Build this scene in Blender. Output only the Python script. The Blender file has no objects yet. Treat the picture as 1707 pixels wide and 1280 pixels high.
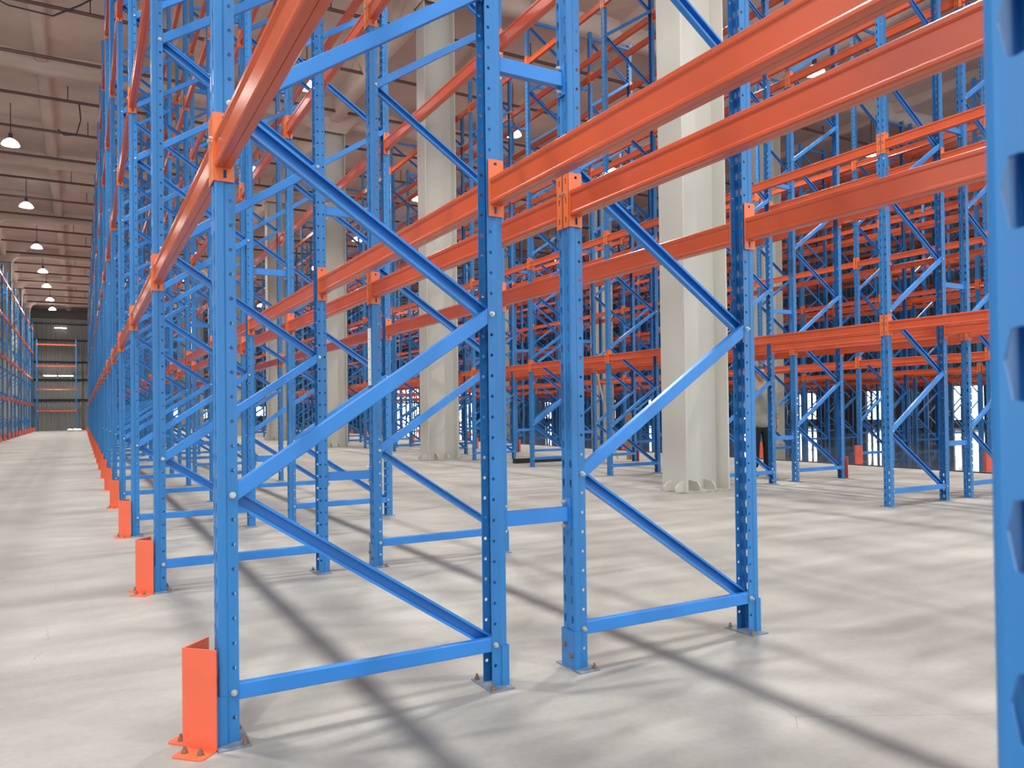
import bpy, bmesh, math, random
from mathutils import Vector, Matrix
random.seed(7)
PI = math.pi
sc = bpy.context.scene
C = sc.collection

# ------------------------------------------------------------------ measures
X1, D, GAP = 0.3527, 0.992, 0.2967          # front web, frame depth, back-to-back gap
FW, WW = 0.0605, 0.0814                     # flange depth, web width
HW = WW / 2
BAY, Y0 = 2.3164, 2.4502 + HW               # bay pitch, frame centre line
ZL = [1.7093, 3.53, 5.35, 7.17]             # underside of beam connectors
CH = 0.2086                                 # connector height
H = 8.14
LX, LY0 = -2.93, 37.02                       # far-left row
FARY, RIGHTX, LEFTX, BACKY = 65.5, 36.0, -9.0, -9.0
def ceil_z(y): return 10.15 - 0.025 * (y - 22)

# ------------------------------------------------------------------ camera
yaw, pitch, roll, FPX = math.radians(29.524), math.radians(0.6766), math.radians(-0.7129), 1273.09
CAMZ = 0.9987
fw = Vector((math.sin(yaw) * math.cos(pitch), math.cos(yaw) * math.cos(pitch), math.sin(pitch)))
r0 = Vector((math.cos(yaw), -math.sin(yaw), 0)); u0 = r0.cross(fw)
rt = math.cos(roll) * r0 + math.sin(roll) * u0
up = -math.sin(roll) * r0 + math.cos(roll) * u0
cd = bpy.data.cameras.new('camera'); cam = bpy.data.objects.new('camera', cd); C.objects.link(cam)
cam.matrix_world = Matrix(((rt.x, up.x, -fw.x, 0), (rt.y, up.y, -fw.y, 0), (rt.z, up.z, -fw.z, CAMZ), (0, 0, 0, 1)))
cd.sensor_fit = 'HORIZONTAL'; cd.sensor_width = 36.0
cd.lens = FPX / 1707 * 36.0
cd.shift_x = -4.18 / 1707; cd.shift_y = 30.56 / 1707
cd.clip_start = 0.02; cd.clip_end = 300
cd.dof.use_dof = True; cd.dof.focus_distance = 4.0; cd.dof.aperture_fstop = 13
sc.camera = cam
def px(x, y, z):
    d = Vector((x, y, z - CAMZ)); t = d.dot(fw)
    if t < 0.05: return None
    return (853.5 + 4.18 + FPX * d.dot(rt) / t, 640 + 30.56 - FPX * d.dot(up) / t, t)

# ------------------------------------------------------------------ materials
def mat(name, col, rough=0.5, metal=0.0, noise=0.0, nscale=6.0, bump=0.0, bscale=30.0, spec=0.5, stretch=None, emit=None, estr=0):
    m = bpy.data.materials.new(name); m.use_nodes = True
    nt = m.node_tree; b = nt.nodes['Principled BSDF']
    b.inputs['Base Color'].default_value = (*col, 1); b.inputs['Roughness'].default_value = rough
    b.inputs['Metallic'].default_value = metal; b.inputs['Specular IOR Level'].default_value = spec
    tc = nt.nodes.new('ShaderNodeTexCoord'); mp = nt.nodes.new('ShaderNodeMapping')
    nt.links.new(tc.outputs['Object'], mp.inputs[0])
    if stretch: mp.inputs['Scale'].default_value = stretch
    if noise:
        n = nt.nodes.new('ShaderNodeTexNoise'); n.inputs['Scale'].default_value = nscale; n.inputs['Detail'].default_value = 5
        nt.links.new(mp.outputs[0], n.inputs['Vector'])
        r = nt.nodes.new('ShaderNodeValToRGB')
        r.color_ramp.elements[0].position = .3; r.color_ramp.elements[1].position = .7
        r.color_ramp.elements[0].color = (*[c * (1 - noise) for c in col], 1)
        r.color_ramp.elements[1].color = (*[min(1, c * (1 + noise)) for c in col], 1)
        nt.links.new(n.outputs['Fac'], r.inputs[0]); nt.links.new(r.outputs[0], b.inputs['Base Color'])
    if bump:
        n2 = nt.nodes.new('ShaderNodeTexNoise'); n2.inputs['Scale'].default_value = bscale; n2.inputs['Detail'].default_value = 4
        nt.links.new(mp.outputs[0], n2.inputs['Vector'])
        bp = nt.nodes.new('ShaderNodeBump'); bp.inputs['Strength'].default_value = bump; bp.inputs['Distance'].default_value = .05
        nt.links.new(n2.outputs['Fac'], bp.inputs['Height']); nt.links.new(bp.outputs[0], b.inputs['Normal'])
    if emit:
        b.inputs['Emission Color'].default_value = (*emit, 1); b.inputs['Emission Strength'].default_value = estr
    return m

BLUE = mat('blue paint', (.027, .178, .440), .30, noise=.10, nscale=3, stretch=(8, 8, .6), spec=.5)
BLUEB = mat('bright blue paint', (.031, .212, .590), .30, noise=.06, nscale=4)
RED = mat('orange red paint', (.590, .098, .038), .26, noise=.07, nscale=3)
ORANGE = mat('orange paint', (.760, .165, .045), .36, noise=.05, nscale=5)
GUARD = mat('guard orange paint', (.800, .130, .058), .42, noise=.05, nscale=7)
ZINC = mat('zinc bolt', (.62, .60, .55), .35, metal=.8)
RUSTY = mat('brown anchor bolt', (.30, .20, .13), .5, metal=.6)
PLATE = mat('scuffed plate', (.17, .20, .25), .5, noise=.35, nscale=25)
COLM = mat('grey column paint', (.52, .508, .452), .5, noise=.06, nscale=1.4, stretch=(1, 1, .3), bump=.05, bscale=8)
CONC = mat('rough grout', (.36, .34, .29), .9, noise=.3, nscale=30, bump=.5)
FOAM = mat('sprayed foam', (.56, .455, .39), .95, noise=.12, nscale=.7, bump=.6, bscale=2.2)
PIPE = mat('brown pipe', (.105, .045, .040), .5)
CABLE = mat('dark cable', (.03, .028, .028), .6)
WHITE = mat('white sticker', (.80, .80, .76), .6)
GREYPRINT = mat('grey print', (.42, .42, .42), .6)
BLACK = mat('black kerb', (.012, .012, .014), .5)
SHADE = mat('lamp shade glowing', (.9, .9, .9), .5, emit=(1, .97, .93), estr=5)
BULB = mat('lamp bulb', (1, 1, 1), .5, emit=(1, .97, .92), estr=22)
DAY = mat('daylit pane', (.9, .95, 1), .3, emit=(.95, .98, 1), estr=5)
TUBE = mat('lit tube', (1, 1, 1), .4, emit=(1, 1, .97), estr=6)
SKIN = mat('skin', (.52, .30, .21), .55); HAIR = mat('hair', (.035, .025, .02), .7)
SHIRT = mat('grey jacket', (.30, .29, .25), .85, noise=.15, nscale=9); TROUSER = mat('black trousers', (.010, .010, .012), .85)
SHOE = mat('grey shoes', (.25, .25, .25), .7)
WOOD = mat('brown wood', (.20, .10, .04), .75, noise=.35, nscale=6, stretch=(6, 6, 1))
PALEWOOD = mat('pale pole', (.55, .38, .24), .7)
PALLETM = mat('wrapped white goods', (.8, .8, .8), .5)

def wall_mat(name, col, axis):
    m = mat(name, col, .55, noise=.10, nscale=.6); nt = m.node_tree; b = nt.nodes['Principled BSDF']
    return m
WALLM = wall_mat('corrugated wall', (.20, .20, .193), 0)

def floor_mat(name, c1, c2, r1, r2):
    m = bpy.data.materials.new(name); m.use_nodes = True; nt = m.node_tree; b = nt.nodes['Principled BSDF']
    tc = nt.nodes.new('ShaderNodeTexCoord')
    def noise(scale, detail, mapscale, rot=0):
        mp = nt.nodes.new('ShaderNodeMapping'); mp.inputs['Scale'].default_value = mapscale; mp.inputs['Rotation'].default_value = (0, 0, rot)
        nt.links.new(tc.outputs['Object'], mp.inputs[0])
        n = nt.nodes.new('ShaderNodeTexNoise'); n.inputs['Scale'].default_value = scale; n.inputs['Detail'].default_value = detail
        n.inputs['Roughness'].default_value = .6
        nt.links.new(mp.outputs[0], n.inputs['Vector']); return n
    a = noise(.9, 6, (1, 1, 1)); s = noise(1.6, 5, (.35, 2.4, 1), .5); f = noise(38, 3, (1, 1, 1))
    def mth(op, x, y):
        k = nt.nodes.new('ShaderNodeMath'); k.operation = op
        for i, v in enumerate((x, y)):
            if isinstance(v, (int, float)): k.inputs[i].default_value = v
            else: nt.links.new(v, k.inputs[i])
        return k.outputs[0]
    v = mth('ADD', mth('MULTIPLY', a.outputs['Fac'], .5), mth('ADD', mth('MULTIPLY', s.outputs['Fac'], .38), mth('MULTIPLY', f.outputs['Fac'], .12)))
    r = nt.nodes.new('ShaderNodeValToRGB'); r.color_ramp.elements[0].position = .36; r.color_ramp.elements[1].position = .62
    r.color_ramp.elements[0].color = (*c1, 1); r.color_ramp.elements[1].color = (*c2, 1)
    nt.links.new(v, r.inputs[0])
    # fine hairline cracks in the slab
    vo = nt.nodes.new('ShaderNodeTexVoronoi'); vo.feature = 'DISTANCE_TO_EDGE'; vo.inputs['Scale'].default_value = .55
    mpv = nt.nodes.new('ShaderNodeMapping'); nt.links.new(tc.outputs['Object'], mpv.inputs[0])
    mixv = nt.nodes.new('ShaderNodeMixRGB'); mixv.inputs[0].default_value = .12
    wn = noise(2.5, 4, (1, 1, 1)); nt.links.new(mpv.outputs[0], mixv.inputs[1]); nt.links.new(wn.outputs['Color'], mixv.inputs[2])
    nt.links.new(mixv.outputs[0], vo.inputs['Vector'])
    crack = mth('LESS_THAN', vo.outputs['Distance'], .0012)
    gate = mth('GREATER_THAN', a.outputs['Fac'], .54)
    cm = mth('MULTIPLY', mth('MULTIPLY', crack, gate), .35)
    mx = nt.nodes.new('ShaderNodeMixRGB'); nt.links.new(cm, mx.inputs[0]); nt.links.new(r.outputs[0], mx.inputs[1]); mx.inputs[2].default_value = (.16, .15, .13, 1)
    nt.links.new(mx.outputs[0], b.inputs['Base Color'])
    rr = nt.nodes.new('ShaderNodeMapRange'); rr.inputs[3].default_value = r1; rr.inputs[4].default_value = r2; rr.inputs[1].default_value = .3; rr.inputs[2].default_value = .7
    nt.links.new(s.outputs['Fac'], rr.inputs[0]); nt.links.new(rr.outputs[0], b.inputs['Roughness'])
    return m
FLOORM = floor_mat('concrete floor', (.205, .197, .178), (.350, .341, .316), .42, .65)  # streak contrast also paints smeared soft shadows into the concrete tone
GLOSSM = floor_mat('polished dark floor', (.055, .06, .06), (.10, .105, .10), .05, .10)

# ------------------------------------------------------------------ mesh helpers
class MB:
    def __init__(s): s.v = []; s.f = []; s.m = []
    def poly(s, pts, mi=0):
        b = len(s.v); s.v += [tuple(p) for p in pts]; s.f.append(tuple(range(b, b + len(pts)))); s.m.append(mi)
    def hexa(s, p, mi=0):           # 8 points: bottom ring 0-3, top ring 4-7
        b = len(s.v); s.v += [tuple(q) for q in p]
        for q in ((3, 2, 1, 0), (4, 5, 6, 7), (0, 1, 5, 4), (1, 2, 6, 5), (2, 3, 7, 6), (3, 0, 4, 7)):
            s.f.append(tuple(b + i for i in q)); s.m.append(mi)
    def box(s, x0, x1, y0, y1, z0, z1, mi=0):
        s.hexa([(x0, y0, z0), (x1, y0, z0), (x1, y1, z0), (x0, y1, z0), (x0, y0, z1), (x1, y0, z1), (x1, y1, z1), (x0, y1, z1)], mi)
    def prism(s, pts, a, b, mi=0, caps=True):    # pts in (u,v); a,b functions (u,v)->point at each end
        n = len(pts); o = len(s.v)
        s.v += [tuple(a(*p)) for p in pts] + [tuple(b(*p)) for p in pts]
        for i in range(n):
            j = (i + 1) % n; s.f.append((o + i, o + j, o + n + j, o + n + i)); s.m.append(mi)
        if caps:
            s.f.append(tuple(o + i for i in reversed(range(n)))); s.m.append(mi)
            s.f.append(tuple(o + n + i for i in range(n))); s.m.append(mi)
    def tube(s, p0, p1, r, n=8, mi=0, r1=None):
        p0, p1 = Vector(p0), Vector(p1); d = (p1 - p0).normalized()
        a = d.orthogonal().normalized(); b = d.cross(a); r1 = r if r1 is None else r1
        pts = [(math.cos(2 * PI * i / n), math.sin(2 * PI * i / n)) for i in range(n)]
        s.prism(pts, lambda u, v: p0 + (a * u + b * v) * r, lambda u, v: p1 + (a * u + b * v) * r1, mi)
    def lathe(s, prof, n=20, mi=0, c=(0, 0, 0)):
        o = len(s.v); k = len(prof)
        for i in range(n):
            t = 2 * PI * i / n
            s.v += [(c[0] + r * math.cos(t), c[1] + r * math.sin(t), c[2] + z) for r, z in prof]
        for i in range(n):
            j = (i + 1) % n
            for q in range(k - 1):
                s.f.append((o + i * k + q, o + j * k + q, o + j * k + q + 1, o + i * k + q + 1)); s.m.append(mi)
    def mesh(s, name, mats, smooth=False, fix=True):
        me = bpy.data.meshes.new(name); me.from_pydata(s.v, [], s.f)
        for m in (mats if isinstance(mats, (list, tuple)) else [mats]): me.materials.append(m)
        me.polygons.foreach_set('material_index', s.m)
        if fix:
            bm = bmesh.new(); bm.from_mesh(me)
            bmesh.ops.remove_doubles(bm, verts=bm.verts, dist=1e-5)
            bmesh.ops.recalc_face_normals(bm, faces=bm.faces)
            bm.to_mesh(me); bm.free()
        if smooth: me.polygons.foreach_set('use_smooth', [True] * len(me.polygons))
        me.update(); return me
def ob(name, data, parent=None, loc=(0, 0, 0), rz=0):
    o = bpy.data.objects.new(name, data); C.objects.link(o); o.location = loc; o.rotation_euler = (0, 0, rz)
    if parent: o.parent = parent
    return o
def tag(o, label, cat, group=None, kind=None):
    o['label'] = label; o['category'] = cat
    if group: o['group'] = group
    o['kind'] = kind or 'thing'
    return o
def struct(name, mb, mats, **k):
    o = ob(name, mb.mesh(name, mats, **k)); o['kind'] = 'structure'; return o
ORD = ['first', 'second', 'third', 'fourth', 'fifth', 'sixth', 'seventh', 'eighth', 'ninth', 'tenth', 'eleventh', 'twelfth', 'thirteenth',
       'fourteenth', 'fifteenth', 'sixteenth', 'seventeenth', 'eighteenth', 'nineteenth', 'twentieth', 'twenty-first', 'twenty-second',
       'twenty-third', 'twenty-fourth', 'twenty-fifth', 'twenty-sixth', 'twenty-seventh', 'twenty-eighth']

# ------------------------------------------------------------------ rack frame pieces
OCT = [(-1, -1), (0, -1), (1, -1), (1, 0), (1, 1), (0, 1), (-1, 1), (-1, 0)]
def upright_mesh(name, h, holes=True, solid=0, bolts=False, double=False):
    """local: web at x=0 facing -x, flanges running to +x, standing on z=0"""
    mb = MB(); p = .075
    half = [(FW, -.0358), (.0320, -.0358), (.0298, -.0363), (.0282, -.0375), (.0262, -.0396), (.0242, -.0405), (.0222, -HW), (.0065, -HW),
            (.0040, -.0402), (.0018, -.0388), (.0005, -.0367), (0, -.0342), (0, -.0148), (.0010, -.0130), (.0032, -.0106), (.0040, -.0090)]
    prof = half + [(x, -y) for x, y in reversed(half)]
    nh = len(half); last = 2 * nh - 2
    HOLE, HOLE2, SLOT = (0, last), (6, last - 6), (11, last - 11)
    n = int(h / p)
    cir = [(math.cos(a) * .0064, math.sin(a) * .0064) for a in [math.radians(t) for t in (225, 270, 315, 0, 45, 90, 135, 180)]]
    slot = [(-.0045, -.0155), (0, -.0165), (.0045, -.0155), (.0078, .002), (.0045, .0155), (0, .0165), (-.0045, .0155), (-.0078, .002)]
    for i in range(len(prof) - 1):
        a, b = Vector(prof[i]), Vector(prof[i + 1]); w = (b - a).length; d = (b - a) / w
        # inward side of the sheet (towards the inside of the section)
        nrm = Vector((-d.y, d.x)); mid = (a + b) / 2
        if nrm.dot(Vector((.04, 0)) - mid) < 0: nrm = -nrm
        nrm *= solid
        P = lambda u, z: (a.x + d.x * u, a.y + d.y * u, z)
        Q = lambda u, z: (a.x + d.x * u + nrm.x, a.y + d.y * u + nrm.y, z)
        def face(pts):
            mb.poly([P(*q) for q in pts])
            if solid: mb.poly([Q(*q) for q in reversed(pts)])
        if solid and i == 0: mb.poly([P(0, 0), P(0, h), Q(0, h), Q(0, 0)])
        if solid and i == len(prof) - 2: mb.poly([P(w, 0), P(w, h), Q(w, h), Q(w, 0)])
        kind = None
        if holes and (i in HOLE or (double and i in HOLE2)): kind = cir
        if holes and i in SLOT: kind = slot
        if kind is None:
            face([(0, 0), (w, 0), (w, h), (0, h)]); continue
        z0 = .0415 if kind is cir else .004
        face([(0, 0), (w, 0), (w, z0), (0, z0)])
        for k in range(n):
            zc = z0 + p * (k + .5)
            if zc + p / 2 > h: break
            rect = [(w / 2 + q[0] * w / 2, zc + q[1] * p / 2) for q in OCT]
            ring = [(w / 2 + q[0], zc + q[1]) for q in kind]
            for j in range(8):
                e = (j + 1) % 8
                face([rect[j], rect[e], ring[e], ring[j]])
                if solid: mb.poly([P(*ring[j]), P(*ring[e]), Q(*ring[e]), Q(*ring[j])])
            zt = zc + p / 2
        face([(0, zt), (w, zt), (w, h), (0, h)])
    if bolts:
        s = -1 if bolts == 'front' else 1
        zs = [.154] + [.154 + .6 * q for q in range(1, 13) if (q % 2 == 1) == (bolts == 'front')]
        for zz in zs:
            if zz > h - .1 or any(z - .02 < zz < z + CH + .02 for z in ZL): continue
            mb.tube((.0455, s * .035, zz), (.0455, s * .046, zz), .009, 6, 1)
    return mb.mesh(name, [BLUE, ZINC], fix=False)
def channel(mb, a, b, y0, dep, wid, openside, mi=0):
    """C channel from a to b (x,z) between y0 and y0+dep; openside -1 opens to -y, +1 to +y"""
    ax = Vector((a[0], 0, a[1])); bx = Vector((b[0], 0, b[1])); d = (bx - ax).normalized(); n = Vector((-d.z, 0, d.x)); t = .0025
    yb, yo = (y0, y0 + dep) if openside > 0 else (y0 + dep, y0)
    s = 1 if yo > yb else -1; w = wid / 2; l = .009
    c = .0035
    pts = [(-w + l, yo), (-w, yo), (-w, yb + s * c), (-w + c * .3, yb + s * c * .3), (-w + c, yb), (w - c, yb), (w - c * .3, yb + s * c * .3), (w, yb + s * c), (w, yo), (w - l, yo), (w - l, yo - s * t), (w - t, yo - s * t), (w - t, yb + s * t), (-w + t, yb + s * t), (-w + t, yo - s * t), (-w + l, yo - s * t)]
    mb.prism(pts, lambda u, v: ax + n * u + Vector((0, v, 0)), lambda u, v: bx + n * u + Vector((0, v, 0)), mi)
BX0, BX1 = .0455, D - .0455
ZB = .154
def brace_list(h):
    out = [('horizontal_brace', (BX0, ZB), (BX1, ZB), +1)]
    z = ZB; k = 0
    while z + .6 < h - .05:
        if k % 2 == 0: out.append(('diagonal_brace', (BX0, z + .6), (BX1, z), -1))
        else: out.append(('diagonal_brace', (BX0, z), (BX1, z + .6), +1))
        z += .6; k += 1
    out.append(('horizontal_brace', (BX0, h - .12), (BX1, h - .12), +1))
    return out
def brace_mesh(spec):
    nm, a, b, o = spec; mb = MB()
    A, B = Vector(a), Vector(b); d = (B - A).normalized() * .018
    if nm.startswith('h'): channel(mb, A - d, B + d, -.0335, .026, .050, 1)
    elif o > 0: channel(mb, A - d, B + d, -.0335, .026, .048, 1)
    else: channel(mb, A - d, B + d, -.004, .030, .048, -1)
    return mb.mesh(nm, BLUEB)
def simple_frame_mesh(name, h):
    mb = MB()
    for x0, s in ((0, 1), (D, -1)):
        prof = [(0, -HW), (0, HW), (FW, HW - .004), (FW, HW - .007), (.003, HW - .003), (.003, -HW + .003), (FW, -HW + .007), (FW, -HW + .004)]
        mb.prism([(x0 + s * u, v) for u, v in prof], lambda u, v: (u, v, 0), lambda u, v: (u, v, h))
        mb.box(min(x0 - s * .008, x0 + s * .088), max(x0 - s * .008, x0 + s * .088), -.083, .083, 0, .005, 2)
    for nm, a, b, o in brace_list(h):
        A, B = Vector(a), Vector(b); d = (B - A).normalized(); n = Vector((-d.y, d.x)) * .024
        y0, y1 = (-.0335, -.01) if o > 0 else (.004, .027)
        mb.hexa([(A.x - n.x, y0, A.y - n.y), (B.x - n.x, y0, B.y - n.y), (B.x - n.x, y1, B.y - n.y), (A.x - n.x, y1, A.y - n.y),
                 (A.x + n.x, y0, A.y + n.y), (B.x + n.x, y0, B.y + n.y), (B.x + n.x, y1, B.y + n.y), (A.x + n.x, y1, A.y + n.y)], 1)
    return mb.mesh(name, [BLUE, BLUEB, PLATE], fix=False)
UP_NEAR = upright_mesh('upright_near', H, True, .0024)
UP_DBL = upright_mesh('upright_double', H, True, .0024, False, True)
UP_MID = upright_mesh('upright_mid', H, True, 0, 'front'); UP_MIDR = upright_mesh('upright_mid_rear', H, True, 0, 'rear')
BR = [(s[0], brace_mesh(s)) for s in brace_list(H)]
FR_FAR = simple_frame_mesh('frame_far', H); FR_L = simple_frame_mesh('frame_l', 7.6); FR_X = simple_frame_mesh('frame_x', 6.55)
mb = MB()
mb.box(-.008, .088, -.083, .083, 0, .005)
PL = mb.mesh('base_plate', PLATE)
mb = MB()                                     # shoe: bent plate around the web foot
mb.box(-.005, -.0012, -.0435, .0435, .005, .15); mb.box(-.005, .024, -.0455, -.0419, .005, .15); mb.box(-.005, .024, .0419, .0455, .005, .15)
SHOEP = mb.mesh('foot_shoe', BLUE)
mb = MB(); mb.tube((-.005, .022, .09), (-.012, .022, .09), .010, 10); mb.tube((-.005, -.022, .055), (-.012, -.022, .055), .010, 10)
mb.tube((-.012, .022, .09), (-.015, .022, .09), .006, 8); mb.tube((-.012, -.022, .055), (-.015, -.022, .055), .006, 8)
SHOEB = mb.mesh('shoe_bolts', RUSTY)
mb = MB(); mb.tube((0, 0, .005), (0, 0, .0075), .011, 12); mb.tube((0, 0, .0075), (0, 0, .016), .0085, 6); mb.tube((0, 0, .016), (0, 0, .026), .0045, 8)
ANCH = mb.mesh('anchor_bolt', RUSTY)
mb = MB(); mb.tube((0, -.0359, 0), (0, -.0385, 0), .010, 12); mb.tube((0, -.0385, 0), (0, -.0455, 0), .008, 6); mb.tube((0, -.0455, 0), (0, -.053, 0), .0045, 8)
BOLT = mb.mesh('bolt', ZINC)

def frame(x, y, tier, label, group, mirrored=False):
    t = tag(ob('rack_frame', None if tier < 2 else FR_FAR, None, (x, y, 0)), label, 'rack frame', group)
    if tier == 2: return t
    for fx, rz in ((0, 0), (D, PI)):
        u = ob('upright', UP_NEAR if tier == 0 else (UP_MID if fx == 0 else UP_MIDR), t, (fx, 0, 0), rz)
        pl = ob('base_plate', PL, t, (fx, 0, 0), rz)
        if tier == 0:
            ob('foot_shoe', SHOEP, t, (fx, 0, 0), rz)
            ob('shoe_bolts', SHOEB, t, (fx, 0, 0), rz)
            for ax, ay in ((.072, -.066), (.072, .066)): ob('anchor_bolt', ANCH, pl, (ax, ay, 0))
            z = ZB if fx else ZB + .6
            zs = [ZB] + [ZB + .6 * k for k in range(1, 6) if (k % 2 == 1) == (fx == 0)]
            for z in zs:
                ob('bolt', BOLT, u, (.0455, 0, z), 0 if fx == 0 else PI)
    for nm, me in BR: ob(nm, me, t)
    return t

# ------------------------------------------------------------------ beams
BL = BAY - WW - .010                          # clear length between connector plates
BZ0, BH, BD = .041, .100, .050
def beam_section(far=False):
    if far: return [(0, 0), (0, .014), (.004, .020), (.004, .080), (0, .086), (0, BH), (BD, BH), (BD, 0)]
    r = .004
    left = [(0, r), (0, .012), (.0015, .016), (.005, .019), (.005, .078), (.0015, .081), (0, .085), (0, BH - r), (r, BH)]
    right = [(BD - r, BH), (BD, BH - r), (BD, .085), (BD - .0015, .081), (BD - .005, .078), (BD - .005, .019), (BD - .0015, .016), (BD, .012), (BD, r)]
    seam = [(BD - r, 0), (.027, 0), (.026, .002), (.025, 0), (r, 0)]
    return left + right + seam
mb = MB(); mb.prism(beam_section(), lambda u, v: (u, HW + .005, v + BZ0), lambda u, v: (u, BAY - HW - .005, v + BZ0)); BODY = mb.mesh('beam_body', RED)
def connector(ye, s):
    """end plate on the flange at y=ye and hooked leg over the web; s=+1 beam leaves towards +y"""
    mb = MB(); t = .0035; y0 = ye + s * .0012; y1 = y0 + s * t
    lo, hi = min(y0, y1), max(y0, y1)
    # flange leg with a round hole above and a slot below, built as strips around the openings
    xs, w = -.0012, .056
    def legp(u0, u1, z0, z1): mb.box(u0, u1, lo, hi, z0, z1)
    legp(xs - t, w, .046, CH - .030); legp(xs - t, .024, 0, .046); legp(.034, w, 0, .046); legp(.024, .034, 0, .010); legp(.024, .034, .036, .046)
    legp(xs - t, .022, CH - .030, CH); legp(.034, w, CH - .030, CH); legp(.022, .034, CH - .030, CH - .022); legp(.022, .034, CH - .011, CH)
    # web leg with three teardrop slots
    ya, yb = ye + s * t, ye - s * .036
    def webp(v0, v1, z0, z1): mb.box(xs - t, xs, min(v0, v1), max(v0, v1), z0, z1)
    m0, m1 = ye - s * .014, ye - s * .022
    webp(ya, m0, 0, CH); webp(m1, yb, 0, CH)
    z = 0
    for c in (.030, .105, .180):
        webp(m0, m1, z, c - .011); z = c + .011
    webp(m0, m1, z, CH)
    mb.tube((xs - t, ye - s * .026, .135), (xs - t - .008, ye - s * .026, .135), .006, 8, 1)
    return mb.mesh('end_connector', [ORANGE, ZINC])
CN0, CN1 = connector(HW, 1), connector(BAY - HW, -1)
mb = MB()
def far_beam(mb, f=lambda p: p, le=BAY):
    def add(x0, x1, y0, y1, z0, z1, mi):
        P = [f(q) for q in ((x0, y0, z0), (x1, y0, z0), (x1, y1, z0), (x0, y1, z0), (x0, y0, z1), (x1, y0, z1), (x1, y1, z1), (x0, y1, z1))]
        mb.hexa(P, mi)
    mb.prism(beam_section(True), lambda u, v: f((u, HW + .005, v + BZ0)), lambda u, v: f((u, le - HW - .005, v + BZ0)), 0)
    for ye, s in ((HW, 1), (le - HW, -1)):
        a, b = ye + s * .0012, ye + s * .0047; add(-.005, .056, min(a, b), max(a, b), 0, CH, 1)
        a, b = ye + s * .0047, ye - s * .036; add(-.005, -.0012, min(a, b), max(a, b), 0, CH, 1)
far_beam(mb); BEAM_FAR = mb.mesh('beam_far', [RED, ORANGE])

# rows: name, front web x, y of k=0 frame centre, frame k range, k of first visible
ROWS = [
    ('A1', X1, Y0, -1, 25), ('A2', X1 + D + GAP, Y0, -1, 25),
    ('B1', 6.979, Y0, 0, 25), ('B2', 6.979 + D + .385, Y0, 0, 25),
    ('C1', 12.38, Y0 - .36, 1, 25), ('D1', 16.93, Y0, 2, 25), ('D2', 16.93 + D + .3, Y0, 2, 25), ('E1', 22.4, Y0, 4, 25), ('E2', 22.4 + D + .3, Y0, 4, 25),
        ('F1', 27.3, Y0, 5, 25), ('F2', 27.3 + D + .3, Y0, 5, 25), ('G1', 32.3, Y0, 8, 25)]
RN = {'A1': 'guarded aisle row', 'A2': 'row backing the guarded row', 'B1': 'row behind the grey columns', 'B2': 'row backing the column row',
      'C1': 'single row on polished floor', 'D1': 'front row past the polished floor', 'D2': 'rear row past the polished floor',
      'E1': 'front row of third distant pair', 'E2': 'rear row of third distant pair',
      'F1': 'front row of last distant pair', 'F2': 'rear row of last distant pair', 'G1': 'hindmost row by the doors'}
SPECIAL = {('A1', -1): 'blue perforated upright filling the right edge, almost touching the camera',
           ('A2', -1): 'blue rack frame tied behind the one almost touching the camera',
           ('A1', 0): 'big blue rack frame with large zigzag bracing and orange guard at its foot',
           ('A2', 0): 'blue rack frame with slotted upright, bolted behind the big zigzag frame',
           ('A1', 1): 'second blue rack frame along the guarded aisle, behind the big zigzag frame',
           ('A2', 1): 'blue rack frame with a white label strip on its slotted upright'}
def frame_tier(x, y):
    d = px(x + .5, y, 1.0)
    if d is None: return 0
    return 0 if d[2] < 6.0 else (1 if d[2] < 24 else 2)
frames = {}
for rn, x, y0, k0, k1 in ROWS:
    for k in range(k0, k1 + 1):
        y = y0 + k * BAY - (.0207 if k == -1 else 0)
        t = frame_tier(x, y)
        if rn[0] in 'DEFG': t = 2
        if t == 1 and rn in ('C1',) and y > 18: t = 2
        lab = SPECIAL.get((rn, k), 'blue rack frame, %s from the near end of the %s' % (ORD[k - k0], RN[rn]))
        frames[rn, k] = frame(x, y, t, lab, 'blue rack frames')
        if (rn, k) == ('A1', 1):
            [u for u in frames[rn, k].children if u.name.startswith('upright')][1].data = UP_DBL
# white strip of location stickers on the slotted upright
o = frames['A2', 1]
mb = MB(); mb.box(-.0022, -.0008, -.026, .0370, 1.18, 1.555, 0)
strip = ob('label_strip', mb.mesh('label_strip', WHITE), o); strip['label'] = 'white vertical label strip'
mb = MB()
for i in range(5): mb.box(-.0028, -.0022, -.006, .020, 1.215 + i * .066, 1.223 + i * .066, 0)
ob('label_print', mb.mesh('label_print', GREYPRINT), strip)

# beams: collect candidates, keep the 300 that show largest as things
cands = []
for rn, x, y0, k0, k1 in ROWS:
    for side in (0, 1):
        for k in range(k0, k1):
            for lv, z in enumerate(ZL):
                xx = x if side == 0 else x + D
                ya = y0 + k * BAY
                a = px(xx, ya + .1, z + .1); b = px(xx, ya + BAY - .1, z + .1)
                pts = []
                for q in range(9):
                    p = px(xx, ya + BAY * q / 8, z + .1)
                    if p and -20 < p[0] < 1690 and -20 < p[1] < 1300: pts.append(p)
                area = 0
                for p, q in zip(pts, pts[1:]):
                    area += math.hypot(p[0] - q[0], p[1] - q[1]) * .12 * FPX / (.5 * (p[2] + q[2]))
                if len(pts) == 1: area = 5
                # rows further back are largely covered by nearer ones
                area *= {'A': 1, 'B': .8, 'C': .45, 'D': .2, 'E': .08, 'F': .01, 'G': .01}[rn[0]]
                cands.append((area, rn, side, k, lv, xx, ya, z))
cands.sort(key=lambda c: -c[0])
LV = ['lowest', 'second', 'third', 'top']
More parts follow.
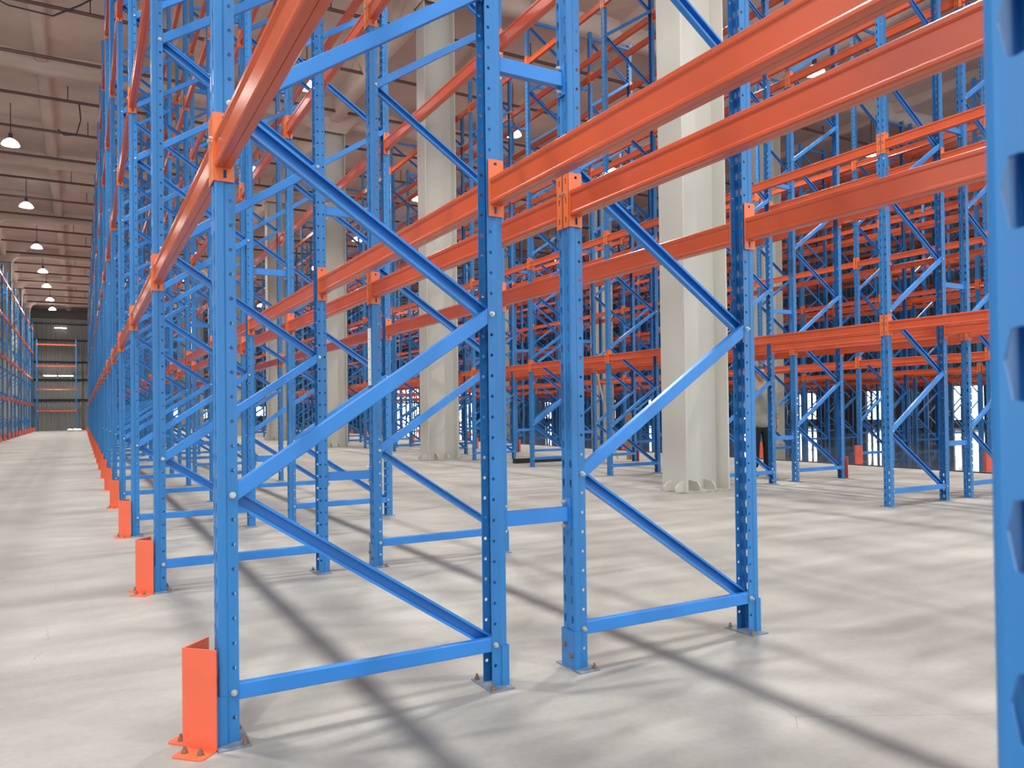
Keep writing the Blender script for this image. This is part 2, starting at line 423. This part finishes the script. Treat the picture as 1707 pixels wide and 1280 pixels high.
SIDE = {('A', '1', 0): 'aisle side', ('A', '1', 1): 'inner side', ('A', '2', 0): 'inner side', ('A', '2', 1): 'column side'}
fars = MB(); nthing = 0
K0 = {r[0]: r[3] for r in ROWS}
for area, rn, side, k, lv, xx, ya, z in cands:
    m = side == 1
    if nthing < 298 and area > 0:
        nthing += 1
        dist = (px(xx, ya + BAY / 2, z) or (0, 0, .5))[2]
        lab = 'orange-red beam, %s level, %s, %s bay of the %s' % (LV[lv], 'front line' if side == 0 else 'back line', ORD[k - K0[rn]], RN[rn])
        loc = (xx, ya, z)
        if dist < 15:
            t = tag(ob('load_beam', None, None, loc), lab, 'beam', 'orange beams between the rack frames')
            ch = [ob('beam_body', BODY, t), ob('end_connector', CN0, t), ob('end_connector', CN1, t)]
        else:
            t = tag(ob('load_beam', BEAM_FAR, None, loc), lab, 'beam', 'orange beams between the rack frames')
        if m: t.scale = (-1, 1, 1)
    else:
        far_beam(fars, (lambda p, s=(-1 if m else 1): (xx + s * p[0], ya + p[1], z + p[2])))
o = ob('load_beam_stack', fars.mesh('load_beam_stack', [RED, ORANGE], fix=False))
tag(o, 'remaining small orange beams of the distant rack rows', 'beams', 'orange beams between the rack frames', 'stuff')

# ------------------------------------------------------------------ row spacers
def spacer_mesh(le):
    mb = MB(); mb.box(.006, le - .006, -.016, .016, -.027, .027)
    for x0, x1 in ((.0012, .006), (le - .006, le - .0012)): mb.box(x0, x1, -.027, .027, -.062, .062, 0)
    for x0, s in ((.006, 1), (le - .006, -1)):
        for z in (-.046, .046): mb.tube((x0, 0, z), (x0 + s * .012, 0, z), .009, 6, 1); mb.tube((x0 + s * .012, 0, z), (x0 + s * .02, 0, z), .005, 8, 1)
    return mb.mesh('row_spacer', [BLUEB, ZINC])
SPA, SPB = spacer_mesh(GAP), spacer_mesh(.385)
SZ = [.60, 2.29, 3.98, 5.67, 7.05]
for rn, x, gap, me, k0, kn in (('A', X1 + D, GAP, SPA, 0, 8), ('B', 6.979 + D, .385, SPB, 1, 8)):
    for k in range(k0, kn):
        for i, z in enumerate(SZ):
            p = px(x + gap / 2, Y0 + k * BAY, z)
            if p is None or p[1] < -60 or p[0] > 1720: continue
            where = 'guarded double row' if rn == 'A' else 'column-side double row'
            tag(ob('row_spacer', me, None, (x, Y0 + k * BAY, z)), 'short blue spacer bar, %s one up, %s frame pair of the %s' % (ORD[i], ORD[k - k0], where), 'spacer', 'blue spacers between back-to-back frames')

# ------------------------------------------------------------------ guards
def guard_meshes():
    L, t, h = .118, .005, .30; c = math.cos(PI / 4)
    mb = MB()
    pts = [(0, 0), (L * c, -L * c), (L * c + t * c, -L * c + t * c), (t * 1.414, 0), (L * c + t * c, L * c - t * c), (L * c, L * c)]
    mb.prism(pts, lambda u, v: (u, v, .004), lambda u, v: (u, v, h)); ang = mb.mesh('angle', GUARD)
    feet = []
    for s in (-1, 1):
        mb = MB(); d = Vector((c, s * c)); n = Vector((-c, s * c))
        q = [d * .012 + n * .0005, d * L + n * .0005, d * L + n * .060, d * (L - .012) + n * .068, d * .02 + n * .068, d * .012 + n * .060]
        q = [(p.x, p.y) for p in q]
        mb.prism(q, lambda u, v: (u, v, 0), lambda u, v: (u, v, .005)); feet.append((mb.mesh('foot_plate', GUARD), [d * .035 + n * .035, d * .09 + n * .035]))
    return ang, feet
ANG, FEET = guard_meshes()
mb = MB(); c = math.cos(PI / 4); L = .118
mb.prism([(0, 0), (L * c, -L * c), (L * c + .004, -L * c + .004), (.007, 0), (L * c + .004, L * c - .004), (L * c, L * c)], lambda u, v: (u, v, 0), lambda u, v: (u, v, .30))
mb.hexa([(0, -.02, 0), (.07, -.09, 0), (.02, -.13, 0), (-.05, -.06, 0), (0, -.02, .004), (.07, -.09, .004), (.02, -.13, .004), (-.05, -.06, .004)])
GFAR = mb.mesh('guard_far', GUARD)
def guard(x, y, near, label, rz=0):
    g = tag(ob('corner_guard', None if near else GFAR, None, (x, y, 0), rz), label, 'corner guard', 'orange corner guards at the rack feet')
    if near:
        ob('angle', ANG, g)
        for me, bl in FEET:
            f = ob('foot_plate', me, g)
            for b in bl: ob('anchor_bolt', ANCH, f, (b.x, b.y, 0))
for k in range(0, 26):
    lab = 'orange steel corner guard at the foot of the %s frame along the open aisle' % ORD[k] if k else 'large orange corner guard at the foot of the big zigzag frame'
    guard(X1 - .095, Y0 + .012 + k * BAY, k < 4, lab)
for k in range(1, 22):
    guard(6.979 + 2 * D + .385 + .095, Y0 + k * BAY, False, 'orange corner guard at the rear foot of the %s frame behind the columns' % ORD[k], PI)
for k in range(1, 22):
    guard(12.38 - .095, Y0 - .36 + k * BAY, False, 'orange corner guard on the polished dark floor, %s frame along' % ORD[k])

# ------------------------------------------------------------------ far-left row
LF = []
LK = list(range(0, 12))
for k in LK:
    t = tag(ob('rack_frame', FR_L, None, (LX, LY0 + k * BAY, 0), PI), 'blue rack frame, %s along the low row across the aisle at left' % ORD[k], 'rack frame', 'blue rack frames across the aisle')
    guard(LX + .095, LY0 + k * BAY, False, 'small orange guard, %s along the row across the aisle at left' % ORD[k], PI)
LMB = MB()
for k in LK[:-1]:
    for lv, z in enumerate([1.75, 3.53, 5.35, 7.0]):
        t = tag(ob('load_beam', BEAM_FAR, None, (LX, LY0 + k * BAY, z)), 'thin orange beam, %s level, %s bay of the low row across the aisle' % (LV[lv], ORD[k]), 'beam', 'orange beams of the row across the aisle')
        t.scale = (-1, 1, 1)
# rack standing crosswise against the far wall
for i, x in enumerate((-2.78, -.36)):
    t = tag(ob('rack_frame', FR_X, None, (x, 63.6, 0), PI / 2), 'blue frame of the crosswise rack at the far wall, %s side' % ('its column' if i == 0 else 'its open-aisle'), 'rack frame', 'frames of the crosswise rack')
mb = MB(); far_beam(mb, le=2.42); BEAM_X = mb.mesh('beam_cross', [RED, ORANGE], fix=False)
for lv, z in enumerate((1.36, 2.90, 4.56, 6.08)):
    o = tag(ob('load_beam', BEAM_X, None, (-.36, 63.6, z), PI / 2), 'orange beam of the crosswise rack at the far wall, %s level' % LV[lv], 'beam', 'beams of the crosswise rack')

# ------------------------------------------------------------------ steel columns
def column_meshes(h):
    mb = MB(); dx, fy, tf, tw = .35, .215, .022, .016
    mb.box(-dx, -dx + tf, -fy, fy, 0, h); mb.box(dx - tf, dx, -fy, fy, 0, h); mb.box(-dx + tf, dx - tf, -tw / 2, tw / 2, 0, h)
    shaft = mb.mesh('shaft', COLM)
    mb = MB(); mb.box(-.36, .352, -.25, .25, 0, .012); base = mb.mesh('base_plate', CONC)
    def stiff(L):
        mb = MB(); q = [(0, 0), (L, 0), (L, .05), (L - .05, .105), (.0, .125)]
        mb.prism(q, lambda u, v: (u, -.007, v), lambda u, v: (u, .007, v)); return mb.mesh('stiffener', COLM)
    return shaft, base, stiff
CS, CB, CSTF = column_meshes(9.9)
S1 = CSTF(.125); S2 = CSTF(.20)
def column(x, y, detail, label):
    h = ceil_z(y) - .62
    c = tag(ob('steel_column', None, None, (x, y, 0)), label, 'column', 'grey steel columns', 'thing')
    s = ob('shaft', CS, c); s.scale = (1, 1, h / 9.9)
    ob('base_plate', CB, c)
    if detail:
        for sx in (-1,):
            for yy in (-.16, .05): ob('stiffener', S1, c, (sx * .3505, yy, .012), 0 if sx > 0 else PI)
        for xx in (-.12, .12):
            for sy in (-1, 1): ob('stiffener', S2, c, (xx, sy * .0085, .012), sy * PI / 2)
CY = [7.1 + 7.75 * k for k in range(0, 8)]
for i, y in enumerate(CY):
    column(6.58, y, i < 4, 'grey steel H column in front of the second racks, %s from the near end' % ORD[i] if i else 'tall pale grey steel H column, the big one right of centre')
for i, y in enumerate(CY[:6]): column(16.48, y, False, 'grey steel H column in the line beyond the polished floor, %s along' % ORD[i])
for i, y in enumerate(CY[5:]): column(-3.40, y, False, 'dark grey column inside the low row across the aisle, %s along' % ORD[i])

# ------------------------------------------------------------------ floor, walls, ceiling
def slab(name, x0, x1, y0, y1, z0, z1, m): 
    b = MB(); b.box(x0, x1, y0, y1, z0, z1); return struct(name, b, m)
KX = 11.62
slab('floor', LEFTX, KX, BACKY, FARY, -.2, 0, FLOORM)
slab('floor.001', KX, RIGHTX, BACKY, FARY, -.2, 0, GLOSSM)
slab('trim_1', KX - .06, KX + .03, BACKY, FARY, 0, .012, BLACK)
def corrugated(name, axis, pos, a0, a1, z1, holes, inward):
    """sheet wall along axis with trapezoid ribs, openings cut out"""
    b = MB(); p = .30
    spans = []
    cur = a0
    for h0, h1, hz0, hz1 in sorted(holes):
        spans.append((cur, h0, 0, z1)); spans.append((h0, h1, hz1, z1))
        if hz0 > .01: spans.append((h0, h1, 0, hz0))
        cur = h1
    spans.append((cur, a1, 0, z1))
    for s0, s1, zz0, zz1 in spans:
        n = max(1, round((s1 - s0) / p)); w = (s1 - s0) / n
        for i in range(n):
            q = s0 + i * w
            prof = [(q, 0), (q + w * .45, 0), (q + w * .55, .035), (q + w * .90, .035), (q + w, 0)]
            for (u0, d0), (u1, d1) in zip(prof, prof[1:]):
                if axis == 'x': b.poly([(u0, pos + inward * d0, zz0), (u1, pos + inward * d1, zz0), (u1, pos + inward * d1, zz1), (u0, pos + inward * d0, zz1)])
                else: b.poly([(pos + inward * d0, u0, zz0), (pos + inward * d1, u1, zz0), (pos + inward * d1, u1, zz1), (pos + inward * d0, u0, zz1)])
    return struct(name, b, WALLM, fix=False)
far_holes = [(6.0, 6.7, .9, 1.7), (8.1, 8.8, .75, 1.5), (24.4, 27.6, 0, 3.5), (12.5, 13.3, .9, 1.7), (31, 33, 0, 3.2)]
corrugated('wall_far', 'x', FARY, LEFTX, RIGHTX, 10.2, far_holes, -1)
rh = [(6 + 4.6 * i, 7.5 + 4.6 * i, .35, 2.0) for i in range(12)]
corrugated('wall_right', 'y', RIGHTX, BACKY, FARY, 12, rh, -1)
corrugated('wall_left', 'y', LEFTX, 9, FARY, 12, [], 1)
nw = 1
for x0, x1, z0, z1 in far_holes:
    b = MB(); b.box(x0, x1, FARY + .03, FARY + .05, max(z0, .02), z1); b2 = MB()
    for xx in (x0, x1 - .05): b2.box(xx, xx + .05, FARY - .05, FARY + .03, max(z0, .02), z1)
    b2.box(x0, x1, FARY - .05, FARY + .03, z1 - .05, z1)
    o = struct('window_%d' % nw if z0 > .1 else 'door_%d' % nw, b, DAY); f = ob('frame', b2.mesh('frame', BLACK), o); nw += 1
for y0, y1, z0, z1 in rh:
    b = MB(); b.box(RIGHTX + .03, RIGHTX + .05, y0, y1, max(z0, .02), z1); b2 = MB()
    for yy in (y0, y1 - .05): b2.box(RIGHTX - .05, RIGHTX + .03, yy, yy + .05, z0, z1)
    o = struct('window_%d' % nw, b, DAY); f = ob('frame', b2.mesh('frame', BLACK), o); nw += 1
# far-wall girts and lit tubes
b = MB()
for z in (2.2, 3.7, 5.0, 6.6, 7.8): b.box(LEFTX + .2, 6, FARY - .10, FARY - .04, z, z + .12)
struct('trim_2', b, BLACK)
b = MB(); b.box(LEFTX + .2, RIGHTX, FARY - .35, FARY - .04, 8.25, 9.0); struct('shade_band', b, mat('painted wall shade', (.07, .065, .06), .7))  # added dark band, its colour stands for shade on the upper wall
for i, (x0, x1, z) in enumerate(((-2.45, -1.6, 4.03), (-1.5, -.55, 4.03), (-1.75, -.95, 7.55))):
    o = ob('wall_lamp', None, None, (x0, FARY - .16, z)); tag(o, ['white tube light low on the far wall, column end', 'white tube light low on the far wall, aisle end', 'white tube light high on the far wall'][i], 'tube light', 'tube lights on the far wall')
    m = MB(); m.tube((0.02, 0, 0), (x1 - x0 - .02, 0, 0), .035, 10); ob('tube', m.mesh('tube', TUBE), o)
    m = MB(); m.box(0, x1 - x0, .036, .056, -.04, .04); ob('housing', m.mesh('housing', WHITE), o)

# foam ceiling with girders over the columns, cross joists and haunches
b = MB(); ys = [BACKY + (FARY - BACKY) * i / 74 for i in range(75)]; xs = [LEFTX + (RIGHTX - LEFTX) * i / 45 for i in range(46)]
def wob(x, y): return .04 * math.sin(x * 1.9 + 1.3 * math.sin(y * .8)) + .04 * math.sin(y * 2.3 + math.sin(x * 1.1) * 1.7)
grid = [[(x, y, ceil_z(y) + wob(x, y)) for x in xs] for y in ys]
for j in range(74):
    for i in range(45): b.poly([grid[j][i], grid[j + 1][i], grid[j + 1][i + 1], grid[j][i + 1]])
def foam_bar(p0, p1, w, dp, n):
    p0, p1 = Vector(p0), Vector(p1); d = (p1 - p0).normalized(); s = d.cross(Vector((0, 0, 1))).normalized()
    prev = None
    for i in range(n + 1):
        c = p0.lerp(p1, i / n); ww = w * (1 + .12 * math.sin(i * 1.7)); dd = dp * (1 + .08 * math.sin(i * 2.3 + 1))
        ring = [c + s * (ww * .75) + Vector((0, 0, .15)), c + s * ww * .55 - Vector((0, 0, dd * .8)), c + s * ww * .3 - Vector((0, 0, dd)), c - s * ww * .3 - Vector((0, 0, dd)), c - s * ww * .55 - Vector((0, 0, dd * .8)), c - s * (ww * .75) + Vector((0, 0, .15))]
        if prev:
            for q in range(5): b.poly([prev[q], prev[q + 1], ring[q + 1], ring[q]])
        prev = ring
for y in [7.1 + 7.75 * k for k in range(-2, 8)]:
    foam_bar((LEFTX, y, ceil_z(y)), (RIGHTX, y, ceil_z(y)), .34, .42, 60)
for x in (-6.8, -3.4, -.85, 1.9, 4.3, 6.58, 9.0, 11.5, 14.0, 16.48, 19, 22, 25, 28, 31, 34):
    foam_bar((x, BACKY, ceil_z(BACKY)), (x, FARY, ceil_z(FARY)), .26 if x not in (6.58, 16.48, -3.4) else .38, .24 if x not in (6.58, 16.48, -3.4) else .5, 80)
def haunch(x, y):                     # flared foam collar round a column head
    z = ceil_z(y)
    rings = [(.38, .26, z - .75), (.46, .34, z - .55), (.85, .65, z - .25), (1.5, 1.2, z + .12)]
    pr = None
    for a, c, zz in rings:
        r = [(x - a, y - c, zz), (x + a, y - c, zz), (x + a, y + c, zz), (x - a, y + c, zz)]
        if pr:
            for q in range(4): b.poly([pr[q], pr[(q + 1) % 4], r[(q + 1) % 4], r[q]])
        pr = r
for x in (6.58, 16.48, -3.4):
    for y in CY: haunch(x, y)
o = struct('ceiling', b, FOAM, smooth=True)

# ------------------------------------------------------------------ sprinkler pipes and drop rods
py = [21.6 + 2.583 * k for k in range(-2, 17)]
m = MB(); m.tube((0, 0, .043), (0, 0, .44), .012, 6); ROD = m.mesh('hanger_rod', CABLE)
m = MB(); m.tube((0, 0, .043), (0, 0, .2), .014, 6); m.tube((0, 0, .2), (0, 0, .215), .03, 8); HEAD = m.mesh('sprinkler_head', PIPE)
for i, y in enumerate(py):
    z = ceil_z(y) - .42
    o = tag(ob('sprinkler_pipe', None, None, (0, y, z)), 'brown sprinkler pipe crossing under the foam ceiling, %s from the near end' % ORD[i], 'pipe', 'brown pipes under the ceiling')
    m = MB(); m.tube((LEFTX + .3, 0, 0), (RIGHTX - .3, 0, 0), .042, 8); ob('pipe_run', m.mesh('pipe_run', PIPE), o)
    for q in range(7):
        ob('hanger_rod', ROD, o, (-5.4 + 5.1 * q + .5 * (i % 3), 0, 0)); ob('sprinkler_head', HEAD, o, (-4.6 + 5.1 * q, 0, 0))
# stray dangling cables at the ceiling
for i, (x, y, pts) in enumerate(((-.15, 24.9, [(0, 0, 0), (.12, 0, -.05), (.16, 0, -.5), (.05, 0, -.95), (-.25, 0, -1.0), (-.4, .05, -.85)]),
                                 (-.9, 18.9, [(-1.2, 0, .1), (-.4, 0, -.22), (.4, 0, -.25), (.9, 0, .1), (1.2, 0, .35)]))):
    m = MB(); z = ceil_z(y)
    for p, q in zip(pts, pts[1:]): m.tube(p, q, .018, 6)
    tag(ob('dangling_cable', m.mesh('dangling_cable', CABLE), None, (x, y, z - (.12 if i == 0 else .42))), ['dark hooked cable hanging from the ceiling beside the tall racks', 'dark cable sagging under the ceiling at the top corner'][i], 'cable')

# ------------------------------------------------------------------ high-bay lamps
m = MB(); m.lathe([(.035, .19), (.10, .165), (.19, .09), (.235, .0), (.225, .0), (.18, .085), (.095, .155), (.0, .17)], 20); SH = m.mesh('shade', SHADE, smooth=True)
m = MB(); m.lathe([(0, -.005), (.08, .005), (.20, .035), (.21, .045)], 16); BU = m.mesh('bulb', BULB, smooth=True)
m = MB(); m.lathe([(0, .33), (.05, .33), (.06, .19), (0, .19)], 12); BA = m.mesh('ballast', CABLE)
ld = bpy.data.lights.new('high_bay', 'AREA'); ld.shape = 'DISK'; ld.size = .42; ld.spread = math.radians(118); ld.energy = 215; ld.color = (1, .965, .91)
lp = bpy.data.lights.new('high_bay_up', 'POINT'); lp.shadow_soft_size = .16; lp.energy = 75; lp.color = (1, .955, .90)
ld2 = ld.copy(); ld2.energy = 120; lp2 = lp.copy(); lp2.energy = 40
RL = [(-1.75, [-1.5, 5.2, 12.1, 19.2, 26.1, 33.2, 40.6, 46.8, 51.6, 57.0, 61.5], 'open aisle'),
      (4.8, [-2.5, 4.5, 11.5, 18.5, 25.5, 32.5, 39.5, 46.5, 53.5, 60.5], 'column aisle'),
      (10.6, [-3, 3.9, 10.9, 18.6, 25.6, 32.6, 39.6, 46.6, 53.6], 'aisle before the polished floor'),
      (15.0, [4, 12, 20, 28, 36, 44, 52], 'aisle behind the polished-floor row'),
      (21.3, [6, 15, 24, 33, 42, 51], 'last lit aisle')]
for x, yl, nm in RL:
    for i, y in enumerate(yl):
        zt = ceil_z(y); z = 8.9 - .012 * (y - 20) - (.15 if x > 8 else 0)
        t = tag(ob('high_bay_lamp', None, None, (x, y, z)), 'glowing white high-bay lamp over the %s, %s from near end' % (nm, ORD[i]), 'lamp', 'white high-bay lamps')
        ob('shade', SH, t); ob('bulb', BU, t); ob('ballast', BA, t)
        mm = MB(); mm.tube((0, 0, .33), (0, 0, zt - z), .012, 6); ob('cable', mm.mesh('cable', CABLE), t)
        ob('lamp_light', ld if x < 12 else ld2, t, (0, 0, -.02)); ob('lamp_sidelight', lp if x < 12 else lp2, t, (0, 0, -.07))

# ------------------------------------------------------------------ person behind the column-side racks
def skinned(name, verts, edges, radii, m, sub=2, parent=None):
    me = bpy.data.meshes.new(name); me.from_pydata(verts, edges, []); me.materials.append(m)
    o = ob(name, me, parent); md = o.modifiers.new('skin', 'SKIN'); md.use_smooth_shade = True
    for i, r in enumerate(radii):
        sv = me.skin_vertices[0].data[i]; sv.radius = r if isinstance(r, tuple) else (r, r); sv.use_root = i == 0
    s = o.modifiers.new('sub', 'SUBSURF'); s.levels = s.render_levels = sub
    return o
P = tag(ob('person', None, None, (8.80, 8.10, 0), math.radians(150)), 'person in grey jacket and black trousers standing behind the racks past the column', 'person')
V = [(0, 0, .86), (0, 0, .98), (0, .01, 1.14), (0, 0, 1.27), (0, 0, 1.345), (0, .012, 1.42),
     (.16, 0, 1.285), (.215, .01, 1.05), (.225, .05, .84), (-.16, 0, 1.285), (-.215, .01, 1.05), (-.225, .05, .84),
     (.085, 0, .78), (.095, .01, .45), (.10, -.01, .09), (-.085, 0, .78), (-.095, .015, .45), (-.10, -.01, .09)]
E = [(0, 1), (1, 2), (2, 3), (3, 4), (4, 5), (3, 6), (6, 7), (7, 8), (3, 9), (9, 10), (10, 11), (0, 12), (12, 13), (13, 14), (0, 15), (15, 16), (16, 17)]
R = [(.085, .065), (.10, .075), (.115, .08), (.075, .06), (.052, .052), (.048, .048), .040, .036, .030, .040, .036, .030, .058, .05, .042, .058, .05, .042]
skinned('body', V, E, R, SKIN, 2, P)
def head():
    bm = bmesh.new(); bmesh.ops.create_uvsphere(bm, u_segments=28, v_segments=20, radius=1)
    for v in bm.verts:
        x, y, z = v.co; w = 1 - .22 * max(0, -z)
        v.co = Vector((x * .075 * w, y * .095, z * .115))
        if y > .3 and abs(x) < .18 and -.30 < z < .10: v.co.y += .022 * (1 - abs(x) / .18)          # nose
        if y > .5 and .05 < z < .22 and .2 < abs(x) < .55: v.co.y -= .010                         # eye sockets
        if y > .5 and -.55 < z < -.42 and abs(x) < .35: v.co.y += .006                             # lips
        if y > .4 and z < -.75: v.co.y += .010
    me = bpy.data.meshes.new('head'); bm.to_mesh(me); bm.free(); me.materials.append(SKIN); me.polygons.foreach_set('use_smooth', [True] * len(me.polygons))
    return me
hd = ob('head', head(), P, (0, .02, 1.51))
for s in (-1, 1):
    m = MB(); m.lathe([(0, -.012), (.008, -.008), (.0115, 0), (.008, .008), (0, .012)], 10); e = ob('eye', m.mesh('eye', BLACK, smooth=True), hd, (s * .030, .0765, .018))
    m = MB(); m.lathe([(0, -.03), (.012, -.02), (.016, 0), (.012, .02), (0, .03)], 10); e = ob('ear', m.mesh('ear', SKIN, smooth=True), hd, (s * .074, -.005, 0))
m = MB(); m.tube((-.022, .0865, -.062), (0, .0935, -.060), .0045, 8); m.tube((0, .0935, -.060), (.022, .0865, -.062), .0045, 8)
ob('mouth', m.mesh('mouth', mat('lips', (.36, .15, .12), .5), smooth=True), hd)
bm = bmesh.new(); bmesh.ops.create_uvsphere(bm, u_segments=24, v_segments=16, radius=1)
bmesh.ops.delete(bm, geom=[v for v in bm.verts if v.co.z < -.35 or (v.co.y > .45 and v.co.z < .45)], context='VERTS')
for v in bm.verts: v.co = Vector((v.co.x * .083, v.co.y * .102 - .006, v.co.z * .122 + .008))
me = bpy.data.meshes.new('hair'); bm.to_mesh(me); bm.free(); me.materials.append(HAIR); me.polygons.foreach_set('use_smooth', [True] * len(me.polygons)); ob('hair', me, P, (0, .02, 1.51))
V2 = [(0, 0, .68), (0, 0, .84), (0, .01, 1.02), (0, .005, 1.16), (0, 0, 1.27), (0, 0, 1.345), (.15, 0, 1.285), (.205, .01, 1.06), (.222, .045, .87), (-.15, 0, 1.285), (-.205, .01, 1.06), (-.222, .045, .87)]
E2 = [(0, 1), (1, 2), (2, 3), (3, 4), (4, 5), (4, 6), (6, 7), (7, 8), (4, 9), (9, 10), (10, 11)]
R2 = [(.190, .145), (.172, .13), (.162, .126), (.160, .12), (.145, .105), (.072, .075), .078, .062, .050, .078, .062, .050]
skinned('jacket', V2, E2, R2, SHIRT, 2, P)
V3 = [(0, 0, .95), (0, 0, .84), (.080, 0, .70), (.095, .01, .44), (.10, -.01, .10), (-.080, 0, .70), (-.095, .015, .44), (-.10, -.01, .10)]
E3 = [(0, 1), (1, 2), (2, 3), (3, 4), (1, 5), (5, 6), (6, 7)]
R3 = [(.12, .09), (.118, .098), .088, .076, .066, .088, .076, .066]
skinned('trousers', V3, E3, R3, TROUSER, 2, P)
for s in (-1, 1):
    hx = s * .226
    Vh = [(hx, .05, .85), (hx, .058, .79), (hx, .064, .755)]
    Eh = [(0, 1), (1, 2)]; Rh = [.026, (.020, .034), (.016, .036)]
    for q, (dy, ln) in enumerate(((-.026, .070), (-.009, .082), (.009, .078), (.026, .062))):
        b0 = len(Vh); Vh += [(hx, .064 + dy, .742), (hx - s * .008, .068 + dy, .742 - ln * .5), (hx - s * .022, .070 + dy, .742 - ln)]
        Eh += [(2, b0), (b0, b0 + 1), (b0 + 1, b0 + 2)]; Rh += [.0095, .0085, .007]
    b0 = len(Vh); Vh += [(hx - s * .012, .095, .775), (hx - s * .022, .108, .745)]; Eh += [(1, b0), (b0, b0 + 1)]; Rh += [.011, .008]
    skinned('hand', Vh, Eh, Rh, SKIN, 1, P)
    skinned('shoe', [(s * .10, -.05, .045), (s * .105, .06, .042), (s * .112, .17, .032)], [(0, 1), (1, 2)], [(.042, .045), (.045, .042), (.035, .030)], SHOE, 2, P)

# brown board and pale pole leaning in the racks behind the column
m = MB(); m.hexa([(-.10, -.02, 0), (.08, -.02, 0), (.08, .02, 0), (-.10, .02, 0), (-.11, .28, .95), (.02, .28, .95), (.02, .32, .95), (-.11, .32, .95)])
tag(ob('leaning_board', m.mesh('leaning_board', WOOD), None, (9.60, 12.20, 0), math.radians(-35)), 'rough brown wooden board leaning in the racks behind the big column', 'board')
m = MB(); m.tube((0, 0, .01), (-.34, .22, 1.75), .020, 8); 
tag(ob('leaning_pole', m.mesh('leaning_pole', PALEWOOD), None, (9.42, 12.42, 0), 0), 'thin pale pole leaning beside the brown board', 'pole')
# long dark timber lying on the floor among the column-side racks
m = MB(); m.box(-.55, .55, -.06, .06, 0, .09); tag(ob('floor_timber', m.mesh('floor_timber', BLACK), None, (7.75, 12.75, 0), 0), 'low dark timber lying on the floor among the column-side racks', 'timber')
# scattered white packing scraps by the far end of the aisle
for i, (x, y) in enumerate(((-.75, 61.8), (-.45, 62.3), (-.2, 61.4))):
    m = MB(); m.lathe([(0, 0), (.16, .01), (.20, .08), (.12, .17), (0, .19)], 9)
    tag(ob('packing_scrap', m.mesh('packing_scrap', PALLETM), None, (x, y, 0)), ['crumpled white packing heap by the crosswise rack foot', 'middle crumpled white packing heap at the far aisle end', 'crumpled white packing heap closest to the guarded row'][i], 'packing', 'white packing heaps')

# ------------------------------------------------------------------ world and view
w = bpy.data.worlds.new('World'); sc.world = w; w.use_nodes = True
bg = w.node_tree.nodes['Background']; bg.inputs[0].default_value = (.80, .90, 1.0, 1); bg.inputs[1].default_value = 1.9
sc.view_settings.view_transform = 'Standard'; sc.view_settings.look = 'None'; sc.view_settings.gamma = 1; sc.view_settings.use_curve_mapping = False
sc.view_settings.exposure = 0.12
try:
    sc.cycles.use_denoising = True; sc.cycles.denoiser = 'OPENIMAGEDENOISE'
    sc.cycles.max_bounces = 7; sc.cycles.diffuse_bounces = 5; sc.cycles.glossy_bounces = 3; sc.cycles.transmission_bounces = 2
    sc.cycles.caustics_reflective = False; sc.cycles.caustics_refractive = False; sc.cycles.sample_clamp_indirect = 6
    sc.cycles.use_light_tree = True
except Exception: pass
